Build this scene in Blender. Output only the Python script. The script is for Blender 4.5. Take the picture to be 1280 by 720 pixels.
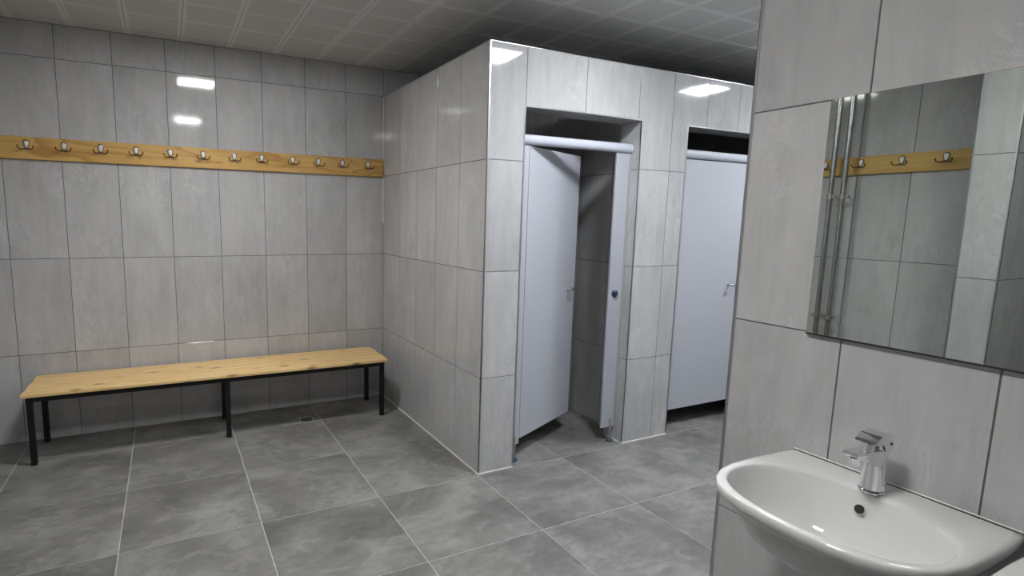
import bpy, bmesh, math, random
from mathutils import Vector, Matrix, Quaternion

random.seed(7)
for o in list(bpy.data.objects):
    bpy.data.objects.remove(o, do_unlink=True)
scn = bpy.context.scene
COL = scn.collection

# ------------------------------------------------------------------ camera
YAW, PIT, ROL = 0.4462, -0.1351, 0.0148
F_PX, PCX, PCY = 685.7, -103.55, 5.03
Fv = Vector((math.sin(YAW)*math.cos(PIT), math.cos(YAW)*math.cos(PIT), math.sin(PIT)))
R0 = Vector((math.cos(YAW), -math.sin(YAW), 0)); U0 = R0.cross(Fv)
Rv = R0*math.cos(ROL) + U0*math.sin(ROL); Uv = -R0*math.sin(ROL) + U0*math.cos(ROL)
cam_d = bpy.data.cameras.new('camera'); cam = bpy.data.objects.new('camera', cam_d); COL.objects.link(cam)
M = Matrix((Rv, Uv, -Fv)).transposed().to_4x4(); M.translation = Vector((-1.5456, -4.0897, 1.4483))
cam.matrix_world = M
cam_d.sensor_width = 36; cam_d.sensor_fit = 'HORIZONTAL'
cam_d.lens = F_PX/1280*36
cam_d.shift_x = -PCX/1280; cam_d.shift_y = PCY/1280
cam_d.clip_start = 0.02
scn.camera = cam

# ------------------------------------------------------------------ world, exposure
w = bpy.data.worlds.new('world'); scn.world = w; w.use_nodes = True
w.node_tree.nodes['Background'].inputs[0].default_value = (0.5, 0.5, 0.5, 1)
w.node_tree.nodes['Background'].inputs[1].default_value = 0.02
scn.view_settings.view_transform = 'Standard'; scn.view_settings.look = 'None'
scn.view_settings.exposure = 0.0; scn.view_settings.gamma = 1
scn.view_settings.use_curve_mapping = False

# (colour, diffuser emission, watts of the focused light below the diffuser)
LAMP_MAIN = ((1.0, 0.99, 0.965), 82.0, 6.0)
LAMP_CORR = ((0.93, 0.965, 1.0), 122.0, 4.5)
SPREAD = math.radians(125)

# ------------------------------------------------------------------ room numbers
XL, XR, YS, ZC = -2.6, 3.6, -6.0, 2.5587        # left wall, corridor end, front wall, ceiling
YF = -1.5426                                     # stall front face
ZT = 2.357                                       # stall wall top
ROWS = (0.0, 0.5592, 1.1592, 1.7592, 2.3592, ZC)

# ------------------------------------------------------------------ node helpers
def new_mat(name):
    m = bpy.data.materials.new(name); m.use_nodes = True
    nt = m.node_tree
    return m, nt, nt.nodes['Principled BSDF']
def N(nt, t, **kw):
    n = nt.nodes.new(t)
    for k, v in kw.items(): setattr(n, k, v)
    return n
def L(nt, a, b): nt.links.new(a, b)
def math_n(nt, op, a, b=None, c=None):
    n = N(nt, 'ShaderNodeMath', operation=op)
    for i, v in enumerate((a, b, c)):
        if v is None: continue
        if hasattr(v, 'is_linked'): L(nt, v, n.inputs[i])
        else: n.inputs[i].default_value = v
    return n.outputs[0]
def ramp(nt, fac, stops, interp='LINEAR'):
    n = N(nt, 'ShaderNodeValToRGB'); cr = n.color_ramp; cr.interpolation = interp
    while len(cr.elements) < len(stops): cr.elements.new(0.5)
    for e, (p, c) in zip(cr.elements, stops):
        e.position = p; e.color = (c[0], c[1], c[2], 1) if isinstance(c, tuple) else (c, c, c, 1)
    L(nt, fac, n.inputs[0]); return n.outputs[0]
def noise(nt, vec, scale, detail=4, rough=0.55, dist=0.0):
    n = N(nt, 'ShaderNodeTexNoise'); n.inputs['Scale'].default_value = scale
    n.inputs['Detail'].default_value = detail; n.inputs['Roughness'].default_value = rough
    n.inputs['Distortion'].default_value = dist
    L(nt, vec, n.inputs['Vector']); return n.outputs['Fac']
def mixc(nt, fac, a, b, mode='MIX'):
    n = N(nt, 'ShaderNodeMix', data_type='RGBA', blend_type=mode)
    for i, v in ((0, fac), (6, a), (7, b)):
        if hasattr(v, 'is_linked'): L(nt, v, n.inputs[i])
        elif i == 0: n.inputs[i].default_value = v
        else: n.inputs[i].default_value = (v[0], v[1], v[2], 1)
    return n.outputs[2]
def world_vec(nt, scale=(1, 1, 1), shift=0.0):
    g = N(nt, 'ShaderNodeNewGeometry'); v = g.outputs['Position']
    if shift:
        oi = N(nt, 'ShaderNodeObjectInfo')
        c = N(nt, 'ShaderNodeCombineXYZ')
        for i in range(3): L(nt, math_n(nt, 'MULTIPLY', oi.outputs['Random'], shift*(1+0.7*i)), c.inputs[i])
        a = N(nt, 'ShaderNodeVectorMath', operation='ADD'); L(nt, v, a.inputs[0]); L(nt, c.outputs[0], a.inputs[1]); v = a.outputs[0]
    m = N(nt, 'ShaderNodeVectorMath', operation='MULTIPLY'); L(nt, v, m.inputs[0]); m.inputs[1].default_value = scale
    return m.outputs[0]
def obj_vec(nt, scale=(1, 1, 1), shift=0.0):
    g = N(nt, 'ShaderNodeTexCoord'); v = g.outputs['Object']
    if shift:
        oi = N(nt, 'ShaderNodeObjectInfo'); c = N(nt, 'ShaderNodeCombineXYZ')
        for i in range(3): L(nt, math_n(nt, 'MULTIPLY', oi.outputs['Random'], shift*(1+0.7*i)), c.inputs[i])
        a = N(nt, 'ShaderNodeVectorMath', operation='ADD'); L(nt, v, a.inputs[0]); L(nt, c.outputs[0], a.inputs[1]); v = a.outputs[0]
    m = N(nt, 'ShaderNodeVectorMath', operation='MULTIPLY'); L(nt, v, m.inputs[0]); m.inputs[1].default_value = scale
    return m.outputs[0]
def bump(nt, bsdf, h, strength, dist=0.002):
    b = N(nt, 'ShaderNodeBump'); b.inputs['Strength'].default_value = strength; b.inputs['Distance'].default_value = dist
    L(nt, h, b.inputs['Height']); L(nt, b.outputs[0], bsdf.inputs['Normal'])
def plain(name, col, rough=0.5, metal=0.0, spec=0.5, mottle=0.0):
    m, nt, b = new_mat(name)
    b.inputs['Roughness'].default_value = rough; b.inputs['Metallic'].default_value = metal
    b.inputs['Specular IOR Level'].default_value = spec
    v = obj_vec(nt, (1, 1, 1)); n = noise(nt, v, 18, 3)
    k = mottle
    c = ramp(nt, n, [(0.3, tuple(x*(1-k) for x in col)), (0.7, tuple(min(1, x*(1+k)) for x in col))])
    L(nt, c, b.inputs['Base Color'])
    return m

# ------------------------------------------------------------------ materials
def wall_tile_mat():
    m, nt, b = new_mat('glazed_grey_wall_tile')
    n1 = noise(nt, world_vec(nt, (1, 1, 0.5), 7.0), 3.0, 7, 0.66, 1.0)
    base = ramp(nt, n1, [(0.30, (0.405, 0.404, 0.407)), (0.5, (0.45, 0.449, 0.452)), (0.70, (0.50, 0.499, 0.502))])
    # soft vertical brush streaks
    n2 = noise(nt, world_vec(nt, (1, 1, 0.14), 5.0), 17, 5, 0.72, 0.5)
    s = ramp(nt, n2, [(0.42, 0.0), (0.72, 1.0)])
    c = mixc(nt, math_n(nt, 'MULTIPLY', s, 0.20), base, (0.66, 0.66, 0.67))
    s2 = ramp(nt, n2, [(0.28, 1.0), (0.50, 0.0)])
    c = mixc(nt, math_n(nt, 'MULTIPLY', s2, 0.14), c, (0.27, 0.27, 0.28))
    # dark cloudy pitting gathered in patches
    patch = ramp(nt, noise(nt, world_vec(nt, (1, 1, 0.6), 4.0), 3.4, 3, 0.5, 0.5), [(0.48, 0.0), (0.62, 1.0)])
    n3 = noise(nt, world_vec(nt, (1, 1, 0.7), 3.0), 19, 7, 0.8, 1.6)
    d = math_n(nt, 'MULTIPLY', ramp(nt, n3, [(0.50, 0.0), (0.64, 1.0)]), patch)
    c = mixc(nt, math_n(nt, 'MULTIPLY', d, 0.26), c, (0.24, 0.24, 0.26))
    # pale veins and scratches
    patch2 = ramp(nt, noise(nt, world_vec(nt, (1, 1, 1), 6.0), 3.0, 2), [(0.50, 0.0), (0.62, 1.0)])
    n4 = noise(nt, world_vec(nt, (1, 1, 0.45), 9.0), 6.5, 8, 0.8, 1.0)
    e = math_n(nt, 'MULTIPLY', ramp(nt, n4, [(0.470, 0.0), (0.496, 1.0), (0.504, 1.0), (0.53, 0.0)]), patch2)
    c = mixc(nt, math_n(nt, 'MULTIPLY', e, 0.27), c, (0.72, 0.72, 0.73))
    oi = N(nt, 'ShaderNodeObjectInfo')
    k = math_n(nt, 'MULTIPLY_ADD', oi.outputs['Random'], 0.10, 0.93)
    hs = N(nt, 'ShaderNodeHueSaturation'); L(nt, c, hs.inputs['Color']); L(nt, k, hs.inputs['Value'])
    L(nt, hs.outputs[0], b.inputs['Base Color'])
    L(nt, ramp(nt, n2, [(0.3, 0.055), (0.7, 0.085)]), b.inputs['Roughness'])
    b.inputs['Specular IOR Level'].default_value = 0.42
    bump(nt, b, noise(nt, world_vec(nt, (1, 1, 0.5)), 16, 3), 0.05, 0.002)
    return m
def floor_tile_mat():
    m, nt, b = new_mat('matt_concrete_floor_tile')
    v = world_vec(nt, (1, 1.0, 1), 11.0)
    n1 = noise(nt, v, 2.1, 7, 0.62, 0.5)
    c = ramp(nt, n1, [(0.32, (0.098, 0.096, 0.091)), (0.5, (0.172, 0.169, 0.162)), (0.68, (0.262, 0.259, 0.250))])
    n2 = noise(nt, world_vec(nt, (1, 2.2, 1), 3.0), 7, 6, 0.7, 0.8)
    c = mixc(nt, math_n(nt, 'MULTIPLY', ramp(nt, n2, [(0.5, 0.0), (0.7, 1.0)]), 0.5), c, (0.090, 0.088, 0.084))
    n4 = noise(nt, world_vec(nt, (1, 1.6, 1), 5.0), 5, 6, 0.7, 0.8)
    c = mixc(nt, math_n(nt, 'MULTIPLY', ramp(nt, n4, [(0.52, 0.0), (0.7, 1.0)]), 0.45), c, (0.33, 0.326, 0.315))
    vo = N(nt, 'ShaderNodeTexVoronoi'); vo.inputs['Scale'].default_value = 4.2; L(nt, world_vec(nt), vo.inputs['Vector'])
    sp = math_n(nt, 'LESS_THAN', vo.outputs['Distance'], 0.016)
    c = mixc(nt, math_n(nt, 'MULTIPLY', sp, 0.85), c, (0.03, 0.03, 0.03))
    L(nt, c, b.inputs['Base Color'])
    L(nt, ramp(nt, n2, [(0.3, 0.42), (0.7, 0.56)]), b.inputs['Roughness'])
    b.inputs['Specular IOR Level'].default_value = 0.35
    bump(nt, b, noise(nt, world_vec(nt), 60, 4), 0.12, 0.001)
    return m
def ceil_mat():
    m, nt, b = new_mat('perforated_metal_ceiling')
    tc = N(nt, 'ShaderNodeTexCoord'); sx = N(nt, 'ShaderNodeSeparateXYZ'); L(nt, tc.outputs['Object'], sx.inputs[0])
    P = 0.0085
    a = math_n(nt, 'SINE', math_n(nt, 'MULTIPLY', sx.outputs[0], 2*math.pi/P))
    c = math_n(nt, 'SINE', math_n(nt, 'MULTIPLY', sx.outputs[1], 2*math.pi/P))
    h = math_n(nt, 'GREATER_THAN', math_n(nt, 'MULTIPLY', a, c), 0.35)
    ix = math_n(nt, 'LESS_THAN', math_n(nt, 'ABSOLUTE', sx.outputs[0]), 0.130)
    iy = math_n(nt, 'LESS_THAN', math_n(nt, 'ABSOLUTE', sx.outputs[1]), 0.134)
    mask = math_n(nt, 'MULTIPLY', math_n(nt, 'MULTIPLY', ix, iy), h)
    col = mixc(nt, mask, (0.66, 0.66, 0.645), (0.17, 0.17, 0.17))
    L(nt, col, b.inputs['Base Color'])
    b.inputs['Roughness'].default_value = 0.55; b.inputs['Specular IOR Level'].default_value = 0.3
    return m
def pine_mat(name, light, dark, knots, ax, gs, contrast=1.0):
    m, nt, b = new_mat(name)
    sc = [7.0, 7.0, 7.0]; sc[ax] = 0.9
    v = obj_vec(nt, tuple(sc), 13.0)
    n = noise(nt, v, gs, 3, 0.5, 0.35)
    rings = math_n(nt, 'FRACT', math_n(nt, 'MULTIPLY', n, 7.0))
    g = ramp(nt, rings, [(0.0, 0.1), (0.62, 0.45), (0.86, 1.0), (1.0, 0.1)])
    c = mixc(nt, math_n(nt, 'MULTIPLY', g, 0.55*contrast), light, dark)
    sc2 = [160.0]*3; sc2[ax] = 3.0
    f = noise(nt, obj_vec(nt, tuple(sc2), 3.0), 1.0, 3)
    c = mixc(nt, math_n(nt, 'MULTIPLY', ramp(nt, f, [(0.4, 0.0), (0.7, 1.0)]), 0.18), c, dark)
    if knots:
        sk = [11.0]*3; sk[ax] = 4.2
        vo = N(nt, 'ShaderNodeTexVoronoi'); vo.inputs['Scale'].default_value = 1.0; vo.inputs['Randomness'].default_value = 1.0
        L(nt, obj_vec(nt, tuple(sk), 17.0), vo.inputs['Vector'])
        kf = ramp(nt, vo.outputs['Distance'], [(0.07, 1.0), (0.12, 0.6), (0.20, 0.0)])
        c = mixc(nt, math_n(nt, 'MULTIPLY', kf, 0.85), c, (0.10, 0.035, 0.012))
    L(nt, c, b.inputs['Base Color'])
    b.inputs['Roughness'].default_value = 0.33; b.inputs['Specular IOR Level'].default_value = 0.4
    bump(nt, b, f, 0.1, 0.001)
    return m
def emit_mat(name, col, s):
    m = bpy.data.materials.new(name); m.use_nodes = True; nt = m.node_tree; nt.nodes.clear()
    e = N(nt, 'ShaderNodeEmission'); e.inputs[0].default_value = (*col, 1); e.inputs[1].default_value = s
    o = N(nt, 'ShaderNodeOutputMaterial'); L(nt, e.outputs[0], o.inputs[0]); return m

MT = wall_tile_mat(); MF = floor_tile_mat(); MC = ceil_mat()
M_GROUT = plain('dark_grey_wall_grout', (0.115, 0.115, 0.112), 0.85, mottle=0.15)
M_FGROUT = plain('pale_floor_grout', (0.46, 0.455, 0.44), 0.85, mottle=0.15)
M_PLEN = plain('dark_plenum', (0.05, 0.05, 0.05), 0.9)
M_CGREY = plain('grey_ceiling_frame', (0.42, 0.42, 0.41), 0.55)
M_ALU = plain('satin_aluminium_trim', (0.50, 0.51, 0.52), 0.33, 1.0)
M_STEEL = plain('brushed_steel', (0.55, 0.55, 0.54), 0.32, 1.0, mottle=0.1)
M_DRF = plain('pale_steel_frame', (0.42, 0.42, 0.41), 0.4, 0.2)
M_GALV = plain('galvanised_pipe', (0.50, 0.51, 0.51), 0.24, 1.0, mottle=0.12)
M_CHROME = plain('chrome', (0.82, 0.83, 0.85), 0.06, 1.0)
M_PLATE = plain('pale_zinc_plate', (0.80, 0.80, 0.82), 0.30, 0.35)
M_BRONZE = plain('brown_bronze_hook', (0.16, 0.10, 0.065), 0.32, 0.85)
M_BLACK = plain('black_powder_coat', (0.008, 0.008, 0.008), 0.45, spec=0.3)
M_HPL = plain('grey_laminate_door', (0.43, 0.448, 0.497), 0.44, spec=1.0)
M_HEAD = plain('pale_blue_grey_profile', (0.50, 0.52, 0.59), 0.38)
M_BLUE = plain('navy_blue_plastic', (0.012, 0.035, 0.10), 0.3)
M_BLUE2 = plain('steel_blue_plastic', (0.03, 0.075, 0.13), 0.35)
M_CERAM = plain('white_glazed_ceramic', (0.66, 0.66, 0.657), 0.07, spec=0.6)
M_DARK = plain('dark_hole', (0.012, 0.012, 0.012), 0.7)
M_CAULK = plain('white_sealant', (0.78, 0.78, 0.76), 0.6)
M_PINE = pine_mat('knotty_pine_slat', (0.80, 0.57, 0.27), (0.50, 0.27, 0.08), True, 0, 0.9, 0.6)
M_RAIL = pine_mat('varnished_pine_board', (0.66, 0.43, 0.155), (0.34, 0.155, 0.03), False, 0, 1.0, 1.25)
M_RAILY = pine_mat('varnished_pine_board_side', (0.62, 0.42, 0.15), (0.34, 0.155, 0.03), False, 1, 0.8, 0.7)

m_, nt_, b_ = new_mat('mirror_glass')
b_.inputs['Metallic'].default_value = 1.0; b_.inputs['Roughness'].default_value = 0.0
b_.inputs['Base Color'].default_value = (0.66, 0.70, 0.67, 1); M_MIR = m_

# ------------------------------------------------------------------ mesh helpers
def mesh_obj(name, bm, mat, parent=None, loc=(0, 0, 0), smooth=False, mesh=None):
    if mesh is None:
        me = bpy.data.meshes.new(name); bm.normal_update(); bm.to_mesh(me); bm.free()
        if smooth:
            for p in me.polygons: p.use_smooth = True
        me.materials.append(mat)
    else: me = mesh
    o = bpy.data.objects.new(name, me); COL.objects.link(o); o.location = loc
    if parent is not None: o.parent = parent
    return o
def B(): return bmesh.new()
def box(bm, x0, x1, y0, y1, z0, z1, bev=0.0, seg=1):
    vs = [bm.verts.new((x, y, z)) for x in (x0, x1) for y in (y0, y1) for z in (z0, z1)]
    fs = [(0, 1, 3, 2), (4, 6, 7, 5), (0, 4, 5, 1), (2, 3, 7, 6), (0, 2, 6, 4), (1, 5, 7, 3)]
    faces = [bm.faces.new([vs[i] for i in f]) for f in fs]
    if bev > 0:
        es = list({e for f in faces for e in f.edges})
        bmesh.ops.bevel(bm, geom=es, offset=bev, segments=seg, affect='EDGES', profile=0.5)
    return bm
def ring_pts(c, axis, r, n, ref=None):
    a = Vector(axis).normalized(); ref = Vector(ref) if ref else (Vector((0, 0, 1)) if abs(a.z) < 0.9 else Vector((1, 0, 0)))
    u = a.cross(ref).normalized(); v = a.cross(u)
    return [Vector(c) + u*math.cos(2*math.pi*i/n)*r + v*math.sin(2*math.pi*i/n)*r for i in range(n)]
def loft(bm, rings, cap0=True, cap1=True):
    V = [[bm.verts.new(p) for p in r] for r in rings]
    n = len(V[0])
    for a, b in zip(V, V[1:]):
        for i in range(n): bm.faces.new((a[i], a[(i+1) % n], b[(i+1) % n], b[i]))
    if cap0: bm.faces.new(V[0][::-1])
    if cap1: bm.faces.new(V[-1])
    bmesh.ops.recalc_face_normals(bm, faces=bm.faces)
    return bm
def cyl(bm, p0, p1, r0, r1=None, n=20):
    p0, p1 = Vector(p0), Vector(p1); r1 = r0 if r1 is None else r1
    return loft(bm, [ring_pts(p0, p1-p0, r0, n), ring_pts(p1, p1-p0, r1, n)])
def tube(bm, pts, rs, n=10):
    pts = [Vector(p) for p in pts]; rings = []
    ref = Vector((0.31, 0.57, 0.76))
    for i, p in enumerate(pts):
        d = pts[min(i+1, len(pts)-1)] - pts[max(i-1, 0)]
        rings.append(ring_pts(p, d, rs[i] if isinstance(rs, (list, tuple)) else rs, n, ref))
    return loft(bm, rings)
def prism(bm, prof, axis, a, b, bev=0.0, seg=2):
    """extrude a closed 2-D profile along an axis (0,1,2) from a to b"""
    def P(t, q):
        c = list(q); c.insert(axis, t); return c
    v0 = [bm.verts.new(P(a, q)) for q in prof]; v1 = [bm.verts.new(P(b, q)) for q in prof]
    n = len(prof); fs = [bm.faces.new(v0[::-1]), bm.faces.new(v1)]
    for i in range(n): fs.append(bm.faces.new((v0[i], v0[(i+1) % n], v1[(i+1) % n], v1[i])))
    bmesh.ops.recalc_face_normals(bm, faces=fs)
    if bev: bmesh.ops.bevel(bm, geom=list({e for f in fs for e in f.edges}), offset=bev, segments=seg, affect='EDGES', profile=0.6)
    return bm
def smooth_by_angle(o, deg=35):
    me = o.data
    for p in me.polygons: p.use_smooth = True
    bm = bmesh.new(); bm.from_mesh(me); ca = math.radians(deg)
    for e in bm.edges:
        if len(e.link_faces) == 2 and e.calc_face_angle(0) > ca: e.smooth = False
    bm.to_mesh(me); bm.free(); return o

def tag(o, label, cat, group=None):
    o['label'] = label; o['category'] = cat
    if group: o['group'] = group
    return o
def thing(name, label, cat, loc=(0, 0, 0), group=None, rz=0.0):
    o = bpy.data.objects.new(name, None); COL.objects.link(o); o.empty_display_size = 0.05
    o.location = loc; o.rotation_euler = (0, 0, rz); return tag(o, label, cat, group)
def struct(name, bm, mat):
    o = mesh_obj(name, bm, mat); o['kind'] = 'structure'; return o
def dup(root, loc, label, rz=None):
    r = root.copy(); COL.objects.link(r); r.location = loc; r['label'] = label
    if rz is not None: r.rotation_euler = (0, 0, rz)
    for ch in list(root.children):
        c = ch.copy(); COL.objects.link(c); c.parent = r
        for g in list(ch.children):
            d = g.copy(); COL.objects.link(d); d.parent = c
    return r

# ------------------------------------------------------------------ tiles
def inset(poly, d):
    n = len(poly); out = []
    for i in range(n):
        p0, p1, p2 = Vector(poly[i-1]), Vector(poly[i]), Vector(poly[(i+1) % n])
        e1 = (p1-p0).normalized(); e2 = (p2-p1).normalized()
        n1 = Vector((-e1.y, e1.x)); n2 = Vector((-e2.y, e2.x))
        k = 1 + n1.dot(n2)
        out.append(p1 + (n1+n2)*(d/k))
    return out
TCACHE = {}
def tile_bm(bm, poly, o, u, v, n, gap, th, ch):
    P = lambda q, t: Vector(o) + Vector(u)*q.x + Vector(v)*q.y + Vector(n)*t
    a = inset(poly, gap/2); b = inset(poly, gap/2 + ch)
    back = [bm.verts.new(P(q, -th)) for q in a]; mid = [bm.verts.new(P(q, -ch*0.7)) for q in a]; fr = [bm.verts.new(P(q, 0)) for q in b]
    m = len(poly); fs = [bm.faces.new(fr), bm.faces.new(back[::-1])]
    for A, C in ((back, mid), (mid, fr)):
        for i in range(m): fs.append(bm.faces.new((A[i], A[(i+1) % m], C[(i+1) % m], C[i])))
    bmesh.ops.recalc_face_normals(bm, faces=fs)
def tile(parent, poly, o, u, v, n, mat, gap=0.0038, th=0.005, ch=0.0007):
    """poly in (u,v) wall coordinates, counter-clockwise"""
    x0 = min(q[0] for q in poly); y0 = min(q[1] for q in poly)
    rel = [(round(q[0]-x0, 4), round(q[1]-y0, 4)) for q in poly]
    key = (tuple(rel), tuple(u), tuple(v), tuple(n), mat.name, gap)
    me = TCACHE.get(key)
    if me is None:
        bm = B(); tile_bm(bm, [Vector(q) for q in rel], (0, 0, 0), u, v, n, gap, th, ch)
        me = bpy.data.meshes.new('tile'); bm.to_mesh(me); bm.free(); me.materials.append(mat); TCACHE[key] = me
    ob = bpy.data.objects.new('tile', me); COL.objects.link(ob)
    ob.location = Vector(o) + Vector(u)*x0 + Vector(v)*y0; ob.parent = parent
    return ob
def rect(a, b, c, d): return [(a, c), (b, c), (b, d), (a, d)]
def tiles_grid(parent, us, vs, o, u, v, n, mat=None, **kw):
    for a, b in zip(us, us[1:]):
        if b-a < 0.012: continue
        for c, d in zip(vs, vs[1:]):
            tile(parent, rect(a, b, c, d), o, u, v, n, mat or MT, **kw)
def tiles_joined(parent, us, vs, o, u, v, n):
    bm = B()
    for a, b in zip(us, us[1:]):
        for c, d in zip(vs, vs[1:]):
            if b-a > 0.012 and d-c > 0.012: tile_bm(bm, [Vector(q) for q in rect(a, b, c, d)], o, u, v, n, 0.0045, 0.005, 0.0007)
    ob = mesh_obj('tile_field', bm, MT, parent); ob['kind'] = 'stuff'; return ob
def cuts(a, b, first, step):
    """joint positions from a to b (a<b) on the lattice first + k*step"""
    k0 = math.ceil((a-first)/step - 1e-6); r = [a]; k = k0
    while first + k*step < b - 1e-6:
        if first + k*step > a + 1e-6: r.append(first + k*step)
        k += 1
    return r + [b]
G = 0.0015
X, Y, Z = (1, 0, 0), (0, 1, 0), (0, 0, 1)
mX, mY = (-1, 0, 0), (0, -1, 0)

# ------------------------------------------------------------------ floor
floor = struct('floor', box(B(), XL-0.1, XR+0.1, YS-0.1, 0.1, -0.08, -G), M_FGROUT)
FS, FX, FY = 0.5948, -1.7936, -0.3679
fxs = cuts(XL, XR, FX, FS); fys = cuts(YS, 0.0, FY, FS)
for a, b in zip(fxs, fxs[1:]):
    for c, d in zip(fys, fys[1:]):
        if a > 0.15 and d < -3.15: continue
        tile(floor, rect(a, b, c, d), (0, 0, 0), X, Y, Z, MF, gap=0.0042, ch=0.0006)

# ------------------------------------------------------------------ ceiling
ceiling = struct('ceiling', box(B(), XL-0.1, XR+0.1, YS-0.1, 0.1, ZC+0.012, ZC+0.09), M_PLEN)
cxs = cuts(XL, XR, -2.01+0.0, 0.30); cys = cuts(YS, 0.0, -0.13, 0.30)
LAMPS = [(-1.41, -1.33, 'm'), (-1.41, -3.43, 'm'), (0.39, -2.53, 'c'), (2.49, -2.53, 'c')]
def is_lamp(a, c): return any(abs(a-l[0]) < 0.02 and abs(c-l[1]) < 0.02 for l in LAMPS)
PC = {}
def panel_bm(bm, hx, hy, cx=0, cy=0, cz=0):
    g = 0.0006; ch = 0.0025
    A = [(-hx+g, -hy+g), (hx-g, -hy+g), (hx-g, hy-g), (-hx+g, hy-g)]
    C = [(-hx+g+ch, -hy+g+ch), (hx-g-ch, -hy+g+ch), (hx-g-ch, hy-g-ch), (-hx+g+ch, hy-g-ch)]
    t = [bm.verts.new((cx+x, cy+y, cz+0.011)) for x, y in A]; m = [bm.verts.new((cx+x, cy+y, cz+0.003)) for x, y in A]
    f = [bm.verts.new((cx+x, cy+y, cz)) for x, y in C]
    fs = [bm.faces.new(t), bm.faces.new(f[::-1])]
    for P, Q in ((t, m), (m, f)):
        for i in range(4): fs.append(bm.faces.new((P[i], P[(i+1) % 4], Q[(i+1) % 4], Q[i])))
    bmesh.ops.recalc_face_normals(bm, faces=fs)
rest = B()
for a, b in zip(cxs, cxs[1:]):
    for c, d in zip(cys, cys[1:]):
        if is_lamp(a, c) or b-a < 0.012: continue
        hx, hy = (b-a)/2, (d-c)/2
        if d > -2.3 and a < 2.6:
            key = (round(hx, 4), round(hy, 4))
            if key not in PC:
                bm = B(); panel_bm(bm, hx, hy); me = bpy.data.meshes.new('ceiling_panel'); bm.to_mesh(me); bm.free(); me.materials.append(MC); PC[key] = me
            p = mesh_obj('ceiling_panel', None, None, ceiling, ((a+b)/2, (c+d)/2, ZC), mesh=PC[key])
        elif not (a > 0.3 and d < -3.2):
            panel_bm(rest, hx, hy, (a+b)/2, (c+d)/2, ZC)
r = mesh_obj('ceiling_panel_field', rest, M_CGREY, ceiling); r['kind'] = 'stuff'
names_l = {0: 'square white lamp panel flush in the ceiling nearest the bench',
           1: 'square white lamp panel flush in the ceiling near the washbasin mirror',
           2: 'square cool white lamp panel in the ceiling before the open cubicle',
           3: 'square cool white lamp panel in the ceiling before the closed cubicle'}
EM = {'m': emit_mat('lamp_diffuser_warm', *LAMP_MAIN[:2]), 'c': emit_mat('lamp_diffuser_cool', *LAMP_CORR[:2])}
for i, (a, c, kd) in enumerate(LAMPS):
    t = thing('ceiling_lamp', names_l[i], 'ceiling lamp', (a+0.15, c+0.15, ZC), 'square lamp panels in the ceiling')
    bm = B()
    for x0, x1, y0, y1 in ((-.149, .149, -.149, -.138), (-.149, .149, .138, .149), (-.149, -.138, -.138, .138), (.138, .149, -.138, .138)):
        box(bm, x0, x1, y0, y1, -0.004, 0.011)
    mesh_obj('frame', bm, M_CGREY, t)
    mesh_obj('diffuser', box(B(), -.138, .138, -.138, .138, -0.001, 0.010), EM[kd], t)
    spec = LAMP_MAIN if kd == 'm' else LAMP_CORR
    ld = bpy.data.lights.new('panel_light', 'AREA'); ld.shape = 'SQUARE'; ld.size = 0.27; ld.energy = spec[2]; ld.color = spec[0]; ld.spread = SPREAD
    lo = bpy.data.objects.new('panel_light', ld); COL.objects.link(lo); lo.parent = t; lo.location = (0, 0, -0.003)

# ------------------------------------------------------------------ walls
wall_back = struct('wall_back', box(B(), XL-0.1, XR+0.1, G, 0.12, 0, ZC+0.01), M_GROUT)
tiles_grid(wall_back, cuts(XL, XR, -0.3009, 0.3009), ROWS, (0, 0, 0), X, Z, mY)
wall_left = struct('wall_left', box(B(), XL-0.12, XL-G, YS, 0, 0, ZC+0.01), M_GROUT)
LROWS = (0, 0.617, 1.217, 1.817, 2.417, ZC)
us = [-v for v in cuts(YS, 0, -1.972, 0.2945)][::-1]
tiles_grid(wall_left, us, LROWS, (XL, 0, 0), mY, Z, X)
wall_front = struct('wall_front', box(B(), XL-0.1, 0.15, YS-0.12, YS-G, 0, ZC+0.01), M_GROUT)
tiles_joined(wall_front, cuts(-0.0, 2.6, 0.1, 0.3), ROWS, (0, YS, 0), mX, Z, Y)
# stub partition seen in the mirror
PX, PY0, PY1 = -2.07, -2.90, -2.74
wall_partition = struct('wall_partition', box(B(), XL, PX-G, PY0+G, PY1-G, 0, ZC+0.01), M_GROUT)
PROWS = (0, 0.59, 1.188, 1.79, 2.39, ZC)
tiles_grid(wall_partition, (2.74, 2.90), PROWS, (PX, 0, 0), mY, Z, X)
tiles_grid(wall_partition, (-2.6, -2.37, PX), PROWS, (0, PY0, 0), X, Z, mY)
tiles_grid(wall_partition, (2.07, 2.37, 2.6), PROWS, (0, PY1, 0), mX, Z, Y)
# basin wall
YE = -3.0065
wall_right = struct('wall_right', box(B(), G, 0.15, YS, YE-G, 0, ZC+0.01), M_GROUT)
tiles_grid(wall_right, cuts(-YE, -YS, 3.3045, 0.3015), ROWS, (0, 0, 0), mY, Z, mX)
wall_corridor = struct('wall_corridor', box(B(), 0.15, XR+0.1, YE-0.14, YE-G, 0, ZC+0.01), M_GROUT)
tiles_joined(wall_corridor, cuts(-XR, 0.0, -0.3, 0.3), ROWS, (0, YE, 0), mX, Z, Y)
wall_corridor_end = struct('wall_corridor_end', box(B(), XR+G, XR+0.12, YE-0.1, 0, 0, ZC+0.01), M_GROUT)
tiles_joined(wall_corridor_end, cuts(0, -YE, 0.3, 0.3), ROWS, (XR, 0, 0), mY, Z, mX)

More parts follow.
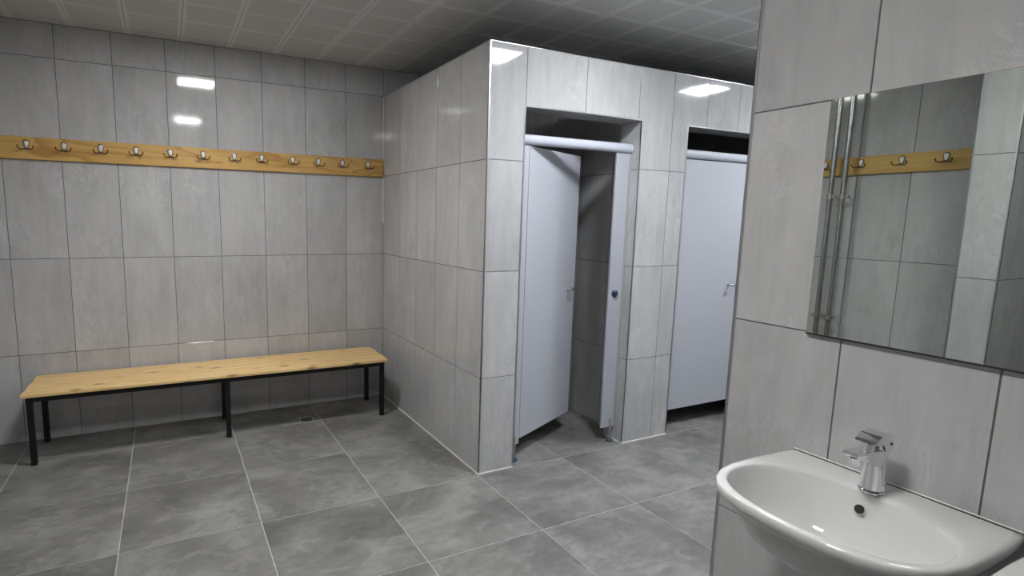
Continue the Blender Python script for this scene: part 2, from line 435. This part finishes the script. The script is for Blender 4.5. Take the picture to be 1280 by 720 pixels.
# cubicle block
SR = (0, 0.5592, 1.1592, 1.7592, ZT)
P1, P2, P3, P4 = 0.2345, 1.085, 1.486, 2.336
ZO = 2.0492; TH = 0.17
wall_stall_side = struct('wall_stall_side', box(B(), G, 0.12, YF+TH, 0, 0, ZT-0.002), M_GROUT)
side_cuts = cuts(0, -YF, -YF, 0.3)
tiles_grid(wall_stall_side, side_cuts, SR, (0, 0, 0), mY, Z, mX)
tiles_grid(wall_stall_side, cuts(YF+TH, 0, 0, 0.3), SR, (0.1215, 0, 0), Y, Z, X)
bm = B()
y0, y1 = YF+G, YF+TH-G
def solid(x0, x1, z0, z1): box(bm, x0, x1, y0, y1, z0, z1)
solid(G, P1-G, 0, ZT-0.002); solid(P2+G, P3-G, 0, ZT-0.002); solid(P4+G, XR, 0, ZT-0.002)
solid(P1-G, P2+G, ZO+G, ZT-0.002); solid(P3-G, P4+G, ZO+G, ZT-0.002)
wall_stall_front = struct('wall_stall_front', bm, M_GROUT)
fo = (0, YF, 0)
def ft(poly): tile(wall_stall_front, poly, fo, X, Z, mY, MT)
for c, d in zip(SR, SR[1:]): ft(rect(0, P1, c, d))
J1, J1b, J2, J3, J4 = 0.647, 1.055, 1.343, 1.652, 1.955
ft(rect(P1, J1, ZO, ZT)); ft(rect(J1, J1b, ZO, ZT))
for c, d in zip(SR[:3], SR[1:4]): ft(rect(P2, J2, c, d)); ft(rect(J2, P3, c, d))
ft([(P2, SR[3]), (J2, SR[3]), (J2, ZT), (J1b, ZT), (J1b, ZO), (P2, ZO)])
ft([(J2, SR[3]), (P3, SR[3]), (P3, ZO), (J3, ZO), (J3, ZT), (J2, ZT)])
ft(rect(J3, J4, ZO, ZT)); ft(rect(J4, 2.255, ZO, ZT)); ft(rect(2.255, P4, ZO, ZT))
for a, b in zip(cuts(P4, XR, 2.555, 0.3), cuts(P4, XR, 2.555, 0.3)[1:]):
    for c, d in zip(SR, SR[1:]): ft(rect(a, b, c, d))
RR = (0, 0.5592, 1.1592, 1.7592, ZO)
for xr in (P2, P4): tiles_grid(wall_stall_front, (-YF-TH, -YF), RR, (xr, 0, 0), mY, Z, mX)
for xr in (P1, P3): tiles_grid(wall_stall_front, (YF, YF+TH), RR, (xr, 0, 0), Y, Z, X)
for a, j, b in ((P1, J1, P2), (P3, 1.9, P4)):
    tiles_grid(wall_stall_front, (a, j, b), (-(YF+TH), -YF), (0, 0, ZO), X, mY, (0, 0, -1))
wall_stall_divider = struct('wall_stall_divider', box(B(), 1.20+G, 1.33, YF+TH, 0, 0, ZT-0.002), M_GROUT)
tiles_grid(wall_stall_divider, cuts(0, -YF-TH, 0.0, 0.3), SR, (1.20, 0, 0), mY, Z, mX)
wall_stall_end = struct('wall_stall_end', box(B(), 2.45, 2.58, YF+TH, 0, 0, ZT-0.002), M_GROUT)

# trims
TR = 0
def trim(bm, mat=M_ALU):
    global TR; TR += 1
    return struct('trim_%d' % TR, bm, mat)
def corner(x, y, z0, z1, sx, sy):
    """thin L-shaped edge profile on an outside corner; sx,sy = directions of the solid"""
    bm = B(); t = 0.0016; w_ = 0.007
    box(bm, min(x-sx*t, x+sx*w_), max(x-sx*t, x+sx*w_), min(y-sy*t, y), max(y-sy*t, y), z0, z1)
    box(bm, min(x-sx*t, x), max(x-sx*t, x), min(y-sy*t, y+sy*w_), max(y-sy*t, y+sy*w_), z0, z1)
    trim(bm)
corner(0, YF, 0, ZT, 1, 1)
corner(P1, YF, 0, ZO, -1, 1); corner(P2, YF, 0, ZO, 1, 1); corner(P3, YF, 0, ZO, -1, 1); corner(P4, YF, 0, ZO, 1, 1)
corner(0, YE, 0, ZC, 1, -1)
corner(PX, PY0, 0, ZC, -1, 1); corner(PX, PY1, 0, ZC, -1, -1)
for a, b in ((P1, P2), (P3, P4)):
    trim(box(B(), a, b, YF-0.0016, YF+0.006, ZO-0.0016, ZO+0.005))
trim(box(B(), 0, XR, YF-0.0010, YF+0.010, ZT-0.002, ZT+0.0015))
trim(box(B(), -0.0012, 0.010, YF+0.01, 0, ZT-0.004, ZT+0.002))
trim(box(B(), -0.0035, 0, -0.004, 0, 1.4, ZT), M_CAULK)
# sealant at the floor
trim(box(B(), -0.004, P1, YF-0.005, YF, 0, 0.004), M_CAULK)
trim(box(B(), P2-0.004, P3+0.004, YF-0.005, YF, 0, 0.004), M_CAULK)
trim(box(B(), -0.005, 0, YF, -0.0, 0, 0.004), M_CAULK)
trim(box(B(), P2-0.005, P2, YF, YF+0.16, 0, 0.004), M_CAULK)

# ------------------------------------------------------------------ coat rails and hooks
bm = box(B(), -1.25, 1.25, -0.018, 0, -0.066, 0.066, 0.0025)
rail = mesh_obj('coat_rail', bm, M_RAIL, None, (-1.2505-0.006, -0.0005, 1.8215))
rail.rotation_euler = (0, 0.0028, 0)
tag(rail, 'long varnished pine coat rail on the tiled wall above the bench', 'coat rail')
bm = box(B(), 0, 0.018, -1.35, 1.35, -0.0575, 0.0575, 0.0025)
rail2 = mesh_obj('coat_rail', bm, M_RAILY, None, (XL+0.0005, -1.375, 1.8235))
tag(rail2, 'pine coat rail behind two steel pipes, seen in the mirror', 'coat rail')

def make_hook(label, group):
    t = thing('coat_hook', label, 'coat hook', (0, 0, 0), group)
    prof = [(0, -0.022), (0.006, -0.019), (0.008, -0.008), (0.013, 0.008), (0.0145, 0.018), (0.0115, 0.027), (0.006, 0.031), (0, 0.032)]
    prof = prof + [(-x, z) for x, z in prof[-2:0:-1]]
    bm = B(); loft(bm, [[Vector((x*1.22, 0, z*1.12-0.001)) for x, z in prof], [Vector((x*1.22, -0.0025, z*1.12-0.001)) for x, z in prof],
                   [Vector((x*1.05, -0.0035, z-0.001)) for x, z in prof]])
    mesh_obj('rim', bm, M_BRONZE, t)
    bm = B(); loft(bm, [[Vector((x*0.86, -0.003, z*0.86)) for x, z in prof], [Vector((x*0.86, -0.0045, z*0.86)) for x, z in prof],
                   [Vector((x*0.62, -0.0065, z*0.7)) for x, z in prof]])
    o = mesh_obj('plate', bm, M_PLATE, t)
    for s in (-1, 1):
        bm = B()
        pts = [(0, -0.003, -0.012), (s*0.012, -0.010, -0.020), (s*0.026, -0.020, -0.023), (s*0.036, -0.030, -0.017), (s*0.039, -0.034, -0.006), (s*0.039, -0.034, 0.000)]
        tube(bm, pts, [0.0036, 0.0036, 0.0034, 0.0033, 0.0038, 0.0045], 8)
        mesh_obj('prong', bm, M_BRONZE, t, smooth=True)
    bm = B(); cyl(bm, (0, -0.004, -0.014), (0, -0.0085, -0.014), 0.0032, n=10); mesh_obj('screw', bm, M_CHROME, t)
    return t
HX = [-2.277, -2.087, -1.893, -1.698, -1.499, -1.299, -1.100, -0.918, -0.701, -0.515, -0.334, -0.132]
ORD = ['leftmost', 'second from the left', 'third from the left', 'fourth from the left', 'fifth from the left', 'sixth from the left',
       'sixth from the right', 'fifth from the right', 'fourth from the right', 'third from the right', 'second from the right', 'rightmost, next to the cubicle wall']
GH = 'double coat hooks on the rail above the bench'
h0 = make_hook('x', GH)
for i, x in enumerate(HX):
    lab = 'double coat hook on the pine rail above the bench, ' + ORD[i]
    loc = (x, -0.0190, 1.836 - 0.0028*(x+1.25)*1.0)
    if i == 0: h0.location = loc; h0['label'] = lab
    else: dup(h0, loc, lab)
ORD2 = ['half hidden left of the pipes', 'just right of the pipes', 'in the middle of the reflected rail', 'nearest the pale pillar']
for i, y in enumerate([-1.781, -1.996, -2.218, -2.434]):
    o = dup(h0, (XL+0.0190, y, 1.834), 'double coat hook in the mirror, ' + ORD2[i], math.pi/2)
    o['group'] = 'double coat hooks reflected in the mirror'

# ------------------------------------------------------------------ steel pipes (seen in the mirror)
for k, (y, lab) in enumerate(((-1.862, 'vertical steel pipe seen in the mirror, the left one of the pair'),
                              (-1.938, 'vertical steel pipe seen in the mirror, the right one of the pair'))):
    t = thing('pipe', lab, 'pipe', (XL+0.075, y, 0), 'steel pipes in front of the reflected rail')
    bm = B(); cyl(bm, (0, 0, 0), (0, 0, ZC-0.001), 0.0165, n=24); mesh_obj('pipe_tube', bm, M_GALV, t, smooth=False); smooth_by_angle(t.children[0])
    for z in (0.815, 1.626):
        bm = B(); cyl(bm, (0, 0, z-0.014), (0, 0, z+0.014), 0.0215, n=24)
        box(bm, -0.006, 0.006, -0.034, -0.017, z-0.009, z+0.009); box(bm, -0.006, 0.006, 0.017, 0.034, z-0.009, z+0.009)
        cyl(bm, (-0.0745, 0, z), (-0.018, 0, z), 0.005, n=10)
        mesh_obj('clamp', bm, M_STEEL, t)

# ------------------------------------------------------------------ bench
bench = thing('bench', 'long pine slat bench on black metal legs against the tiled back wall', 'bench', (-2.325, -0.232, 0), rz=-0.0150)
BL = 2.19; D = 0.425
nS = 5; wS = (D-0.009*(nS-1))/nS
for i in range(nS):
    yb = -D/2 + i*(wS+0.009)
    bm = box(B(), 0, BL, 0, wS, 0, 0.020, 0.004, 2)
    mesh_obj('slat', bm, M_PINE, bench, (0 + (0.004 if i in (1, 3) else 0), yb, 0.408))
bm = B(); fz0, fz1 = 0.378, 0.4078
xa, xb = 0.022, BL-0.022; ya, yb = -D/2+0.018, D/2-0.018
for y in (ya, yb-0.025): box(bm, xa, xb, y, y+0.025, fz0, fz1)
for x in (xa, (xa+xb)/2-0.0125, xb-0.025): box(bm, x, x+0.025, ya+0.025, yb-0.025, fz0, fz1)
mesh_obj('seat_frame', bm, M_BLACK, bench)
for x in (xa, (xa+xb)/2-0.015, xb-0.030):
    for y in (ya, yb-0.030):
        mesh_obj('leg', box(B(), 0, 0.030, 0, 0.030, 0.004, fz0, 0.002), M_BLACK, bench, (x, y, 0))
        bench_foot = mesh_obj('foot_cap', box(B(), -0.0005, 0.0305, -0.0005, 0.0305, 0, 0.008), M_BLACK, bench.children[-1])

# ------------------------------------------------------------------ floor drain
dr = thing('floor_drain', 'small square steel drain grate in the floor in front of the bench', 'drain', (-0.700, -0.317, 0), rz=-0.04)
bm = B()
for x0, x1, yy0, yy1 in ((-.05, .05, -.05, -.042), (-.05, .05, .042, .05), (-.05, -.042, -.042, .042), (.042, .05, -.042, .042)): box(bm, x0, x1, yy0, yy1, 0.0002, 0.003)
mesh_obj('frame', bm, M_DRF, dr)
mesh_obj('pan', box(B(), -.042, .042, -.042, .042, 0.0002, 0.0006), M_DARK, dr)
for i in range(6):
    x = -.036 + i*0.0144
    mesh_obj('grate_bar', box(B(), x-0.0026, x+0.0026, -.042, .042, 0.0006, 0.0022), M_STEEL, dr)

# ------------------------------------------------------------------ cubicle door sets
YD = -1.472
def cubicle(name, xo, xh, xf, xe, ang, lab, knob_blue):
    """xo..xe opening, xh hinge, xf free edge when closed"""
    t = thing('cubicle_front', lab, 'cubicle door', (xo, YD, 0), 'laminate cubicle fronts')
    z0, z1 = 0.132, 1.862
    # posts / side panels
    a = box(B(), 0.002, xh-xo-0.002, 0, 0.013, 0.100, z1, 0.001); mesh_obj('side_panel', a, M_HPL, t)
    a = box(B(), xf-xo+0.002, xe-xo-0.002, 0, 0.013, 0.095, z1, 0.001); sp = mesh_obj('side_panel', a, M_HPL, t)
    mesh_obj('wall_profile', box(B(), xe-xo-0.014, xe-xo-0.002, -0.004, -0.0002, 0.16, z1, 0.001), M_DRF, t)
    # header: rounded aluminium profile
    prof = [(-0.006, z1), (-0.016, z1+0.006), (-0.021, z1+0.018), (-0.021, z1+0.036), (-0.016, z1+0.048), (-0.006, z1+0.054), (0.013, z1+0.054), (0.013, z1)]
    h = mesh_obj('header_rail', prism(B(), prof, 0, 0.001, xe-xo-0.003), M_HEAD, t); smooth_by_angle(h, 50)
    # door leaf, local origin at the hinge
    W = xf-xh-0.004
    d = mesh_obj('door', box(B(), 0, W, 0, 0.013, z0, z1-0.006, 0.001), M_HPL, t, (xh-xo+0.002, 0.0, 0))
    d.rotation_euler = (0, 0, ang)
    # thumb handle
    hb = B(); cyl(hb, (W-0.100, 0, 1.0), (W-0.100, -0.006, 1.0), 0.014, n=20)
    cyl(hb, (W-0.100, -0.006, 1.0), (W-0.100, -0.034, 1.0), 0.0055, n=12)
    box(hb, W-0.128, W-0.072, -0.046, -0.032, 0.992, 1.008, 0.004)
    hh = mesh_obj('handle', hb, M_STEEL, d); smooth_by_angle(hh, 40)
    # hinges
    for z in (0.3, 1.0, 1.7):
        hg = B(); cyl(hg, (0, 0.018, z-0.03), (0, 0.018, z+0.03), 0.006, n=12); mesh_obj('hinge', hg, M_STEEL, d)
    if knob_blue:
        kb = B(); xk = xf-xo+0.048
        cyl(kb, (xk, 0, 0.985), (xk, -0.004, 0.985), 0.024, n=28); cyl(kb, (xk, -0.004, 0.985), (xk, -0.012, 0.985), 0.021, 0.017, n=28)
        box(kb, xk-0.013, xk+0.013, -0.024, -0.011, 0.981, 0.989, 0.002)
        k = mesh_obj('lock_knob', kb, M_BLUE, sp); smooth_by_angle(k, 40)
        pl = B(); cyl(pl, (xk-0.004, -0.002, 1.002), (xk-0.004, -0.0135, 1.002), 0.006, n=12); mesh_obj('indicator', pl, M_CHROME, sp)
    # adjustable feet
    for xfoot in (xh-xo-0.034, xf-xo+0.072):
        fb = B(); cyl(fb, (xfoot, -0.006, 0.016), (xfoot, -0.006, 0.150), 0.0065, n=14); cyl(fb, (xfoot, -0.012, 0.118), (xfoot, 0.012, 0.118), 0.004, n=10)
        leg = mesh_obj('leg', fb, M_STEEL, t)
        bb = B(); loft(bb, [ring_pts((xfoot, -0.006, z), (0, 0, 1), r, 22) for z, r in ((0.0, 0.021), (0.012, 0.021), (0.018, 0.016), (0.022, 0.009))])
        mesh_obj('foot', bb, M_BLUE2, leg)
    return t
cubicle('a', P1, 0.322, 0.968, P2, math.radians(24), 'grey laminate cubicle front with its door standing ajar inwards', True)
cubicle('b', P3, 1.560, 2.200, P4, 0.0, 'grey laminate cubicle front with its door closed, beside the basin wall', True)

# ------------------------------------------------------------------ mirror
mr = thing('mirror', 'frameless wall mirror above the washbasin reflecting pipes and coat hooks', 'mirror', (0, -3.4474, 1.159))
mesh_obj('backing', box(B(), -0.0035, 0.0, -0.225, 0.225, 0.0, 0.60), M_DARK, mr)
mesh_obj('bottom_shadow_strip', box(B(), -0.0105, 0.0, -0.225, 0.225, -0.004, -0.0002), M_DARK, mr)  # added dark strip, stands in for the shadow line below the glass
mesh_obj('glass', box(B(), -0.0085, -0.0036, -0.225, 0.225, 0.0, 0.60), M_MIR, mr)

# ------------------------------------------------------------------ washbasin
OUT = [(0, .229), (-.03, .2335), (-.08, .236), (-.16, .2375), (-.25, .235), (-.31, .224), (-.352, .204), (-.383, .176), (-.403, .138), (-.415, .09), (-.421, .04), (-.422, 0)]
OUT = OUT + [(x, -y) for x, y in OUT[-2::-1]]
CX, CY = -0.2525, 0.0
def ray_poly(phi):
    d = Vector((math.cos(phi), math.sin(phi))); best = None
    n = len(OUT)
    for i in range(n):
        a = Vector(OUT[i]) - Vector((CX, CY)); b = Vector(OUT[(i+1) % n]) - Vector((CX, CY)); e = b-a
        den = d.x*e.y - d.y*e.x
        if abs(den) < 1e-9: continue
        t = (a.x*e.y - a.y*e.x)/den; s = (a.x*d.y - a.y*d.x)/den
        if t > 0 and -1e-6 <= s <= 1+1e-6: best = t if best is None else max(best, t)
    return Vector((CX, CY)) + d*best
NB = 112
corner_phi = math.atan2(0.229, -CX)
phis = [2*math.pi*i/NB for i in range(NB)]
for s in (corner_phi, 2*math.pi-corner_phi):       # snap one ray to each back corner
    j = min(range(NB), key=lambda i: abs(phis[i]-s)); phis[j] = s
outer = [ray_poly(p) for p in phis]
def sup(p, ax, ay, nn=2.35):
    c, s = math.cos(p), math.sin(p); r = (abs(c/ax)**nn + abs(s/ay)**nn)**(-1/nn); return Vector((CX + c*r, CY + s*r))
inner = [sup(p, 0.1475 if math.cos(p) > 0 else 0.1490, 0.2085) for p in phis]
def ring(f): return [Vector(f(i)) for i in range(NB)]
def lerp(a, b, t): return a*(1-t)+b*t
ZR = 0.831
bowl = [(0.10, -0.150), (0.30, -0.147), (0.5, -0.140), (0.66, -0.128), (0.78, -0.110), (0.87, -0.085), (0.925, -0.056), (0.96, -0.030), (0.985, -0.013), (1.0, -0.004)]
rings = []
for s, z in bowl:
    rings.append(ring(lambda i: (CX+0.012*(1-s)+(inner[i].x-CX)*s, inner[i].y*s, ZR+z)))
def mid(t, z): return ring(lambda i: (lerp(inner[i], outer[i], t).x, lerp(inner[i], outer[i], t).y, ZR+z))
rings += [mid(0.08, 0.0), mid(0.25, 0.0015), mid(0.6, 0.001), mid(0.88, 0.0), mid(0.97, -0.003), mid(1.0, -0.010)]
def under(s, z, t=1.0): return ring(lambda i: (outer[i].x*s, outer[i].y*(1-(1-s)*0.85), ZR+z))
rings += [under(0.995, -0.024), under(0.965, -0.036), under(0.90, -0.060), under(0.80, -0.095), under(0.66, -0.135), under(0.50, -0.170), under(0.36, -0.195), under(0.25, -0.21)]
bm = B(); loft(bm, rings)
basin = thing('washbasin', 'white ceramic washbasin under the mirror, with chrome tap', 'washbasin', (0, -3.448, 0), 'washbasins on the tiled wall')
bs = mesh_obj('bowl', bm, M_CERAM, basin, (-0.0005, 0, 0), smooth=True); smooth_by_angle(bs, 50)
# overflow on the rear of the bowl
ov = B(); p = Vector((-0.119, 0.004, ZR-0.040)); nrm = Vector((-0.93, 0, 0.36)).normalized()
cyl(ov, p - nrm*0.004, p + nrm*0.0004, 0.0115, n=24); o_ = mesh_obj('overflow_ring', ov, M_CERAM, bs); smooth_by_angle(o_, 40)
ov = B(); cyl(ov, p - nrm*0.002, p + nrm*0.0012, 0.0104, n=24); mesh_obj('overflow_hole', ov, M_DARK, bs)
dn = B(); cyl(dn, (CX+0.012, 0, ZR-0.151), (CX+0.012, 0, ZR-0.147), 0.026, n=28); cyl(dn, (CX+0.012, 0, ZR-0.147), (CX+0.012, 0, ZR-0.1445), 0.02, 0.017, n=28)
o_ = mesh_obj('drain', dn, M_CHROME, bs); smooth_by_angle(o_, 40)
mesh_obj('sealant', box(B(), -0.004, -0.0005, -0.228, 0.228, ZR-0.001, ZR+0.002, 0.0008), M_CAULK, basin)
tp = B(); cyl(tp, (-0.10, 0, 0.50), (-0.10, 0, 0.63), 0.016, n=20); cyl(tp, (-0.10, 0, 0.44), (-0.10, 0, 0.52), 0.03, n=24)
cyl(tp, (-0.10, 0, 0.48), (-0.0005, 0, 0.48), 0.015, n=20); cyl(tp, (-0.012, 0, 0.48), (-0.0005, 0, 0.48), 0.03, n=24)
tr = mesh_obj('trap', tp, M_CHROME, basin); smooth_by_angle(tr, 40)
basin2 = dup(basin, (0, -3.9435, 0), 'white ceramic washbasin, only its rim showing at the bottom right corner')

# ------------------------------------------------------------------ tap
tap = thing('tap', 'chrome single-lever tap on the washbasin under the mirror', 'tap', (-0.083, -3.446, ZR+0.0005), 'chrome basin taps')
def ell(cx, z, rx, ry, n=32, tilt=0.0): return [Vector((cx+rx*math.cos(2*math.pi*i/n), ry*math.sin(2*math.pi*i/n), z + tilt*math.cos(2*math.pi*i/n))) for i in range(n)]
bm = B(); loft(bm, [ell(0, 0, .029, .026), ell(0, .004, .029, .026), ell(0, .006, .0275, .0245)])
o_ = mesh_obj('base_ring', bm, M_CHROME, tap); smooth_by_angle(o_, 40)
bm = B(); loft(bm, [ell(0, .0075, .0275, .0245), ell(0, .03, .0255, .0225), ell(-.001, .055, .0232, .0205), ell(-.002, .078, .0222, .0200), ell(-.002, .092, .0222, .0200)])
body = mesh_obj('body', bm, M_CHROME, tap); smooth_by_angle(body, 40)
# spout: wedge in plan and section
def sec(x, w_, zt, zb):
    return [Vector((x, -w_, zt-0.003)), Vector((x, -w_*0.85, zt)), Vector((x, w_*0.85, zt)), Vector((x, w_, zt-0.003)), Vector((x, w_*0.8, zb)), Vector((x, -w_*0.8, zb))]
bm = B(); loft(bm, [sec(.022, .017, .100, .080), sec(.0, .0225, .104, .068), sec(-.03, .0215, .107, .070), sec(-.068, .0200, .109, .088), sec(-.098, .0185, .111, .098), sec(-.107, .0165, .1115, .105)])
sp_ = mesh_obj('spout', bm, M_CHROME, tap); smooth_by_angle(sp_, 25)
bm = B(); cyl(bm, (-.085, 0, .098), (-.081, 0, .081), .0125, .012, n=24); ae = mesh_obj('aerator', bm, M_CHROME, sp_); smooth_by_angle(ae, 40)
bm = B(); cyl(bm, (-.081, 0, .0812), (-.0808, 0, .0803), .0095, n=20); mesh_obj('aerator_mesh', bm, M_DARK, sp_)
bm = B(); loft(bm, [ell(-.002, .100, .0185, .0180), ell(-.002, .122, .0175, .0170)]); o_ = mesh_obj('cartridge_neck', bm, M_CHROME, tap); smooth_by_angle(o_, 40)
prof = [(-.056, .125), (-.052, .130), (-.030, .143), (.004, .144), (.022, .137), (.025, .110), (.018, .102), (-.006, .105), (-.014, .119), (-.036, .122)]
hd = mesh_obj('handle', prism(B(), prof, 1, -0.0225, 0.0225, 0.0035, 3), M_CHROME, tap); smooth_by_angle(hd, 30)
bm = B(); cyl(bm, (.010, -.0224, .120), (.010, -.0236, .120), .003, n=12); mesh_obj('set_screw', bm, M_DARK, hd)
dup(tap, (-0.083, -3.9415, ZR+0.0005), 'chrome single-lever tap on the second washbasin beside the first')
